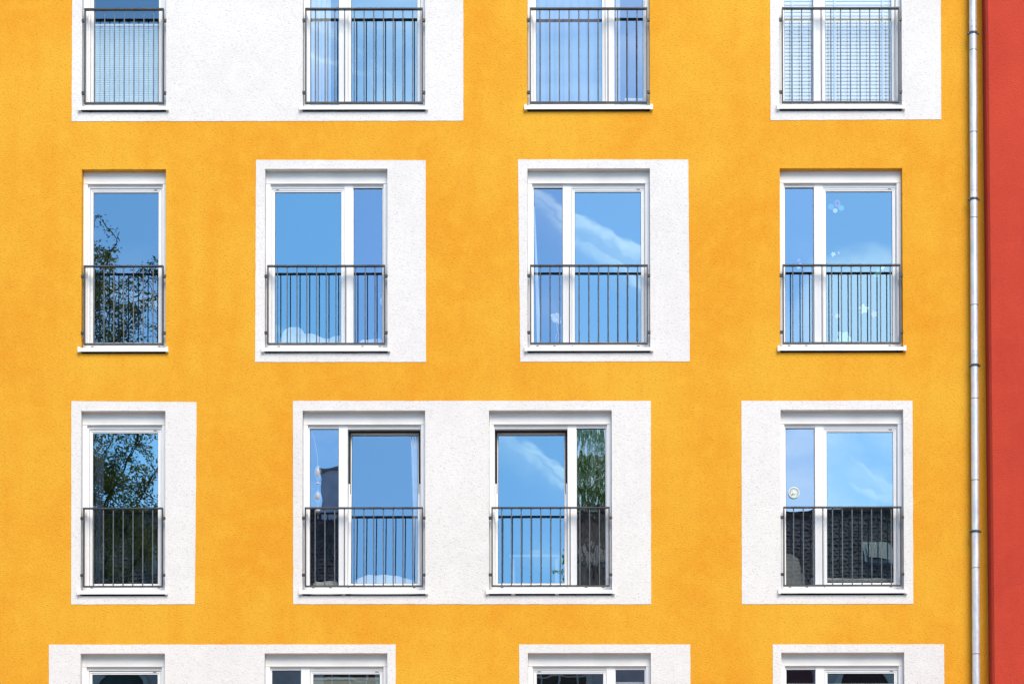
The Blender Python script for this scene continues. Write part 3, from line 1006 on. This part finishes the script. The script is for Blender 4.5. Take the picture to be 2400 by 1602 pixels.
# top row
pleated(0, 0.080, WN - 0.080, 0.05, 1.03, M['cloth_aqua'], 'pale aqua pleated blind covering the lower half of the top left window')
curtain(1, 0.06, 0.30, 0.03, 2.0, 0.21, M['cloth_white'], 'pale curtain hanging in the narrow left light of a top row window', 4, 0.016)
curtain(2, 0.05, 0.92, 0.03, 2.0, 0.24, M['cloth_lav'], 'lavender curtain drawn across the large sash at the top', 9, 0.014)
curtain(2, 1.04, 1.09, 0.03, 2.0, 0.20, M['cloth_white'], 'narrow pale curtain edge in the right light beside the lavender curtain', 2, 0.012)
venetian(3, 0.058, 0.412, 'white slatted blind in the narrow left light, top right window')
venetian(3, 0.530, WW - 0.075, 'white slatted blind behind the large sash, top right window')
bx_ = tag(empty('storage_box', at(2, 1.15, 0.19, 0.0)), 'pale blue box standing inside the narrow light right of the lavender curtain', 'box')
obj('box_body', MB().box(0, 0.20, 0, 0.16, 0.0, 0.15).mesh('storage_box_body', M['card']), bx_)
obj('lid', MB().box(-0.006, 0.206, -0.006, 0.166, 0.150, 0.178).mesh('storage_box_lid', M['slat']), bx_)
# second row
heap('quilt', 5, 0.10, 0.98, 0.26, 1.1, 0.0, 0.24, M['cloth_white'], 'white quilt heaped behind the foot of the clear sky window', 'bedding', 2.2, 0.10)
heap('pillow', 5, 1.04, 1.38, 0.24, 0.7, 0.0, 0.22, M['cloth_white'], 'white pillow behind the narrow light right of the white quilt', 'pillow', 5.1, 0.05)
heap('round_cushion', 5, 0.13, 0.43, 0.36, 0.62, 0.18, 0.22, M['cloth_white'], 'round pale cushion resting on the left of the white quilt', 'cushion', 7.7, 0.01, 0.13)
lp = tag(empty('hanging_charm', at(5, 1.345, 0.155, 0.60)), 'small white looped charm hanging in the narrow light beside the clear sky sash', 'ornament')
obj('loop', MB().tube([(0.0 + 0.03 * math.cos(t), 0, 0.07 + 0.035 * math.sin(t)) for t in [k * 0.45 for k in range(13)]], 0.0025, 6).mesh('charm_loop', M['cloth_white'], fix=False), lp)
obj('pendant', MB().lathe([(0.001, -0.05), (0.016, -0.03), (0.02, 0.0), (0.012, 0.03), (0.001, 0.045)], 12).mesh('charm_pendant', M['cloth_white'], smooth=True), lp)
curtain(6, 0.070, 0.082, 0.03, 1.72, 0.17, M['cloth_aqua'], 'thin pale drape slanting down the narrow light of the vapour trail window', 1, 0.006, 0.11, 0.16)
fl = tag(empty('paper_flower', at(6, 0.335, 0.165, 0.40)), 'white paper flower hanging in the narrow light of the vapour trail window', 'ornament')
rg = random.Random(4)
for k in range(8):
    an = k * math.pi / 4 + rg.uniform(-.2, .2)
    ln = rg.uniform(0.05, 0.085)
    pm = MB()
    dx, dz = math.cos(an), math.sin(an)
    pts = [(0, 0), (0.4, 0.022), (0.75, 0.026), (1.0, 0.008)]
    up_ = [(dx * ln * a - dz * b, -0.012 * math.sin(a * 2.4), dz * ln * a + dx * b) for a, b in pts]
    dn_ = [(dx * ln * a + dz * b, -0.012 * math.sin(a * 2.4) + 0.004, dz * ln * a - dx * b) for a, b in pts]
    for q in range(3):
        pm.quad(up_[q], up_[q + 1], dn_[q + 1], dn_[q])
    obj('petal', pm.mesh('petal', M['cloth_white'], fix=False), fl)
obj('stem', MB().tube([(0, 0, -0.04), (0.01, 0, -0.13), (0.03, 0, -0.2), (0.02, 0, -0.27), (-0.01, 0, -0.25), (0, 0, -0.18)], 0.003, 6).mesh('flower_stem', M['cloth_white'], fix=False), fl)

STK = {}


def sticker(x, z, kind, r, col, label):
    """thin vinyl shape stuck to the inside of the sticker window"""
    if col not in STK:
        STK[col] = plain('sticker_%d' % len(STK), col, 0.5, 0, 0, 20, 0.03)
    mb = MB()
    if kind == 'ring':
        n = 22
        for k in range(n):
            a, b = 2 * math.pi * k / n, 2 * math.pi * (k + 1) / n
            p = lambda t, s_: (r * s_ * 0.8 * math.cos(t), 0, r * s_ * math.sin(t))
            mb.quad(p(a, 0.5), p(b, 0.5), p(b, 1), p(a, 1))
    else:
        n = 26
        pts = []
        for k in range(n):
            t = 2 * math.pi * k / n
            if kind == 'disc':
                s_ = 1
            elif kind == 'leaf':
                s_ = 0.35 + 0.65 * abs(math.cos(t - 0.9)) ** 1.5
            else:
                s_ = 1 + 0.22 * math.cos(5 * t + r * 90) + 0.1 * math.cos(3 * t)
            pts.append((r * s_ * math.cos(t), 0, r * s_ * math.sin(t)))
        mb.poly(pts)
    front = mb
    o = obj('window_sticker', front.mesh('window_sticker', STK[col], fix=False), None, at(7, x, 0.141 + 0.0006 * len(STK), z))
    return tag(o, label, 'sticker', 'stickers on the sticker window')


sticker(0.690, 1.745, 'ring', 0.042, (0.45, 0.10, 0.20), 'crimson ring sticker at the top of the large pane')
sticker(0.615, 1.705, 'disc', 0.036, (0.10, 0.25, 0.60), 'blue round sticker left of the crimson ring')
sticker(0.735, 1.690, 'disc', 0.034, (0.12, 0.45, 0.65), 'teal round sticker below right of the crimson ring')
sticker(0.665, 1.660, 'disc', 0.027, (0.8, 0.85, 0.85), 'small white round sticker under the crimson ring')
sticker(0.640, 1.145, 'blob', 0.026, (0.8, 0.85, 0.85), 'small white scalloped sticker just above the railing, left in large pane')
sticker(0.705, 1.160, 'blob', 0.016, (0.5, 0.35, 0.35), 'tiny brown scalloped sticker beside a small white one')
sticker(0.235, 1.075, 'disc', 0.020, (0.5, 0.12, 0.10), 'small red round sticker in the narrow light above the railing')
sticker(0.245, 1.005, 'leaf', 0.038, (0.8, 0.85, 0.85), 'white leaf sticker in the narrow light at railing height')
sticker(1.165, 0.925, 'leaf', 0.060, (0.15, 0.5, 0.5), 'teal leaf sticker behind the top rail on the right')
sticker(1.210, 0.975, 'leaf', 0.040, (0.8, 0.85, 0.85), 'white leaf sticker right of the teal leaf sticker')
sticker(0.760, 0.155, 'blob', 0.080, (0.62, 0.82, 0.85), 'big pale scalloped sticker at the foot of the large pane')
sticker(0.685, 0.42, 'blob', 0.026, (0.75, 0.6, 0.10), 'small yellow scalloped sticker low in the large pane')
sticker(0.995, 0.50, 'blob', 0.050, (0.8, 0.85, 0.85), 'white scalloped sticker in the middle behind the bars')
sticker(1.120, 0.44, 'blob', 0.034, (0.65, 0.35, 0.35), 'pink scalloped sticker right of the white one behind the bars')
# third row
curtain(8, 0.115, 0.215, 0.03, 2.0, 0.22, M['cloth_blue'], 'dark blue curtain gathered at the left of the branch mirroring window', 3, 0.018)
heap('duvet', 9, 0.54, 1.36, 0.26, 1.2, 0.0, 0.23, M['cloth_white'], 'white duvet behind the foot of the tilted sash beside the garland', 'bedding', 8.3, 0.08)
heap('bed_pillow', 9, 0.06, 0.42, 0.25, 1.0, 0.0, 0.20, M['cloth_white'], 'crumpled pillow behind the narrow light below the bead garland', 'pillow', 1.4, 0.07)
curtain(9, 1.235, 1.36, 0.03, 2.0, 0.24, M['cloth_white'], 'white curtain gathered at the right of the tilted sash', 4, 0.016, 1.30, 1.36)
gl_ = tag(empty('bead_garland', at(9, 0.160, 0.165, 1.0)), 'smoky grey bead garland hanging in the narrow light beside the tilted sash', 'ornament')
obj('cord', MB().tube([(-0.075, 0, 0.90), (-0.05, 0, 0.84), (-0.025, 0, 0.72), (-0.006, 0, 0.6), (0, 0, 0.5), (0, 0, -0.12)], 0.0045, 6).mesh('garland_cord', M['greyglass'], fix=False), gl_)
for (z, hh, rr) in ((0.41, 0.19, 0.042), (0.285, 0.045, 0.042), (0.13, 0.15, 0.043), (-0.03, 0.08, 0.044)):
    prof = [(0.003, -hh * 0.5), (rr * 0.55, -hh * 0.42), (rr * 0.95, -hh * 0.12), (rr, 0.06 * hh), (rr * 0.75, hh * 0.32), (rr * 0.3, hh * 0.46), (0.003, hh * 0.5)]
    obj('bead', MB().lathe(prof, 18, 'Z', (0, 0, z)).mesh('bead', M['greyglass'], smooth=True), gl_)
tb = tag(empty('kitchen_table', at(10, 0.20, 1.3, -0.02)), 'pale table standing in the room behind the left tilted sash', 'table')
obj('table_top', MB().box(0, 0.62, 0, 0.6, 0.68, 0.71).mesh('table_top', M['slat']), tb)
lgm = MB().box(0, 0.04, 0, 0.04, 0, 0.68).mesh('table_leg', M['slat'])
for (a, b) in ((0.02, 0.02), (0.56, 0.02), (0.02, 0.54), (0.56, 0.54)):
    obj('leg', lgm, tb, (a, b, 0))
bw = obj('bowl', MB().lathe([(0.03, 0), (0.06, 0.01), (0.085, 0.05), (0.095, 0.09), (0.09, 0.09), (0.06, 0.03), (0.002, 0.02)], 20).mesh('bowl', M['slat'], smooth=True), None, at(10, 0.52, 1.55, 0.692))
tag(bw, 'white bowl on the pale table behind the left tilted sash', 'bowl')
for (xa, xb, za, zb, lab) in ((0.12, 0.86, 1.02, 1.40, 'white wall cupboard above the pale table'), (1.02, 1.16, 0.42, 0.86, 'small white cabinet right of the pale table')):
    cb = tag(empty('cupboard', at(10, xa, 2.6, za)), lab + ' behind the left tilted sash', 'cupboard')
    obj('carcass', MB().box(0, xb - xa, 0.02, 0.35, 0, zb - za).mesh('carcass', M['slat']), cb)
    for k in range(2):
        a = (xb - xa) * k / 2
        dd = obj('door', MB().box(a + 0.003, a + (xb - xa) / 2 - 0.003, 0, 0.018, 0.003, zb - za - 0.003).mesh('cupboard_door', M['slat']), cb)
        obj('handle', MB().box(a + (xb - xa) / 4 - 0.04, a + (xb - xa) / 4 + 0.04, -0.02, 0, 0.03, 0.04).mesh('cupboard_handle', M['zinc']), dd)
bd = tag(empty('bed', at(11, 0.38, 0.28, 0.0)), 'low bed with white sheet behind the thermometer window', 'bed')
obj('mattress', MB().box(0, 1.0, 0, 1.4, 0.04, 0.17).mesh('bed_mattress', M['fabric_grey']), bd)
sh = heap('sheet', 11, 0.36, 1.40, 0.27, 1.7, 0.15, 0.06, M['cloth_white'], '', '', 6.0, 0.015, 0.05)
for kk in ('label', 'category'):
    if kk in sh:
        del sh[kk]
sh.parent = bd
sh.location = (-0.02, -0.01, 0.15)
ac = tag(empty('armchair', at(11, 0.02, 0.24, 0.0)), 'grey rounded armchair back behind the narrow light below the thermometer', 'chair')
cm = MB()
prof = [(0, 0), (0.20, 0), (0.235, 0.12), (0.24, 0.30), (0.205, 0.42), (0.12, 0.47), (0.0, 0.48)]
for yk in (0, 1):
    cm.poly([(a, 0.10 * yk, b) for a, b in (prof if yk == 0 else reversed(prof))])
for k in range(len(prof)):
    a, b = prof[k], prof[(k + 1) % len(prof)]
    cm.quad((a[0], 0, a[1]), (a[0], 0.10, a[1]), (b[0], 0.10, b[1]), (b[0], 0, b[1]))
obj('backrest', cm.mesh('armchair_back', M['fabric_grey'], fix=True), ac)
obj('seat', MB().box(0, 0.30, 0.102, 0.6, 0.10, 0.26).mesh('armchair_seat', M['fabric_grey']), ac)
# thermometer on the outside of the pane
M['dial'] = plain('dial_pale', (0.62, 0.68, 0.64), 0.4, 0, 0, 20, 0.02)
M['dial_rim'] = plain('dial_rim', (0.72, 0.78, 0.74), 0.3, 0, 0, 20, 0.02)
M['ink'] = plain('dial_ink', (0.02, 0.03, 0.03), 0.5)
thm = tag(empty('dial_thermometer', at(11, 0.166, 0.118, 1.163)), 'round pale dial thermometer fixed to the outside of a narrow light', 'thermometer')
obj('dial', MB().lathe([(0.0005, -0.002), (0.058, -0.002), (0.058, 0.012), (0.0005, 0.012)], 36, 'Y').mesh('dial', M['dial']), thm)
obj('rim', MB().lathe([(0.058, -0.007), (0.066, -0.004), (0.066, 0.012), (0.058, 0.012), (0.058, -0.007)], 36, 'Y').mesh('dial_rim', M['dial_rim'], smooth=False), thm)
tick = MB().box(-0.0012, 0.0012, -0.0035, -0.002, 0.040, 0.053).mesh('tick', M['ink'])
for k in range(19):
    obj('tick_mark', tick, thm, None, (0, R(-135 + 15 * k), 0))
obj('needle', MB().box(-0.0025, 0.0025, -0.006, -0.004, -0.012, 0.044).mesh('needle', M['ink']), thm, None, (0, R(-140), 0))
obj('knob', MB().lathe([(0.0005, -0.012), (0.014, -0.010), (0.016, -0.0022), (0.0005, -0.0022)], 20, 'Y').mesh('dial_knob', M['slat'], smooth=False), thm)
obj('suction_foot', MB().lathe([(0.0005, 0.012), (0.022, 0.012), (0.022, 0.0155), (0.0005, 0.0155)], 20, 'Y').mesh('suction_foot', M['greyglass']), thm)
# bottom row
pleated(13, 0.530, WW - 0.075, 0.05, 1.82, M['cloth_sage'], 'pale sage pleated blind behind the large sash at the bottom edge')
pleated(14, WW - 0.412, WW - 0.058, 0.05, 1.76, M['cloth_sage'], 'pale pleated blind in the narrow right light at the bottom edge')
pleated(15, 0.058, 0.412, 0.05, 1.74, M['cloth_sage'], 'pale pleated blind in the narrow left light at the bottom, nearest the downpipe')
pleated(15, 0.530, WW - 0.075, 0.05, 1.74, M['cloth_sage'], 'pale pleated blind behind the large sash at the bottom, nearest the downpipe')
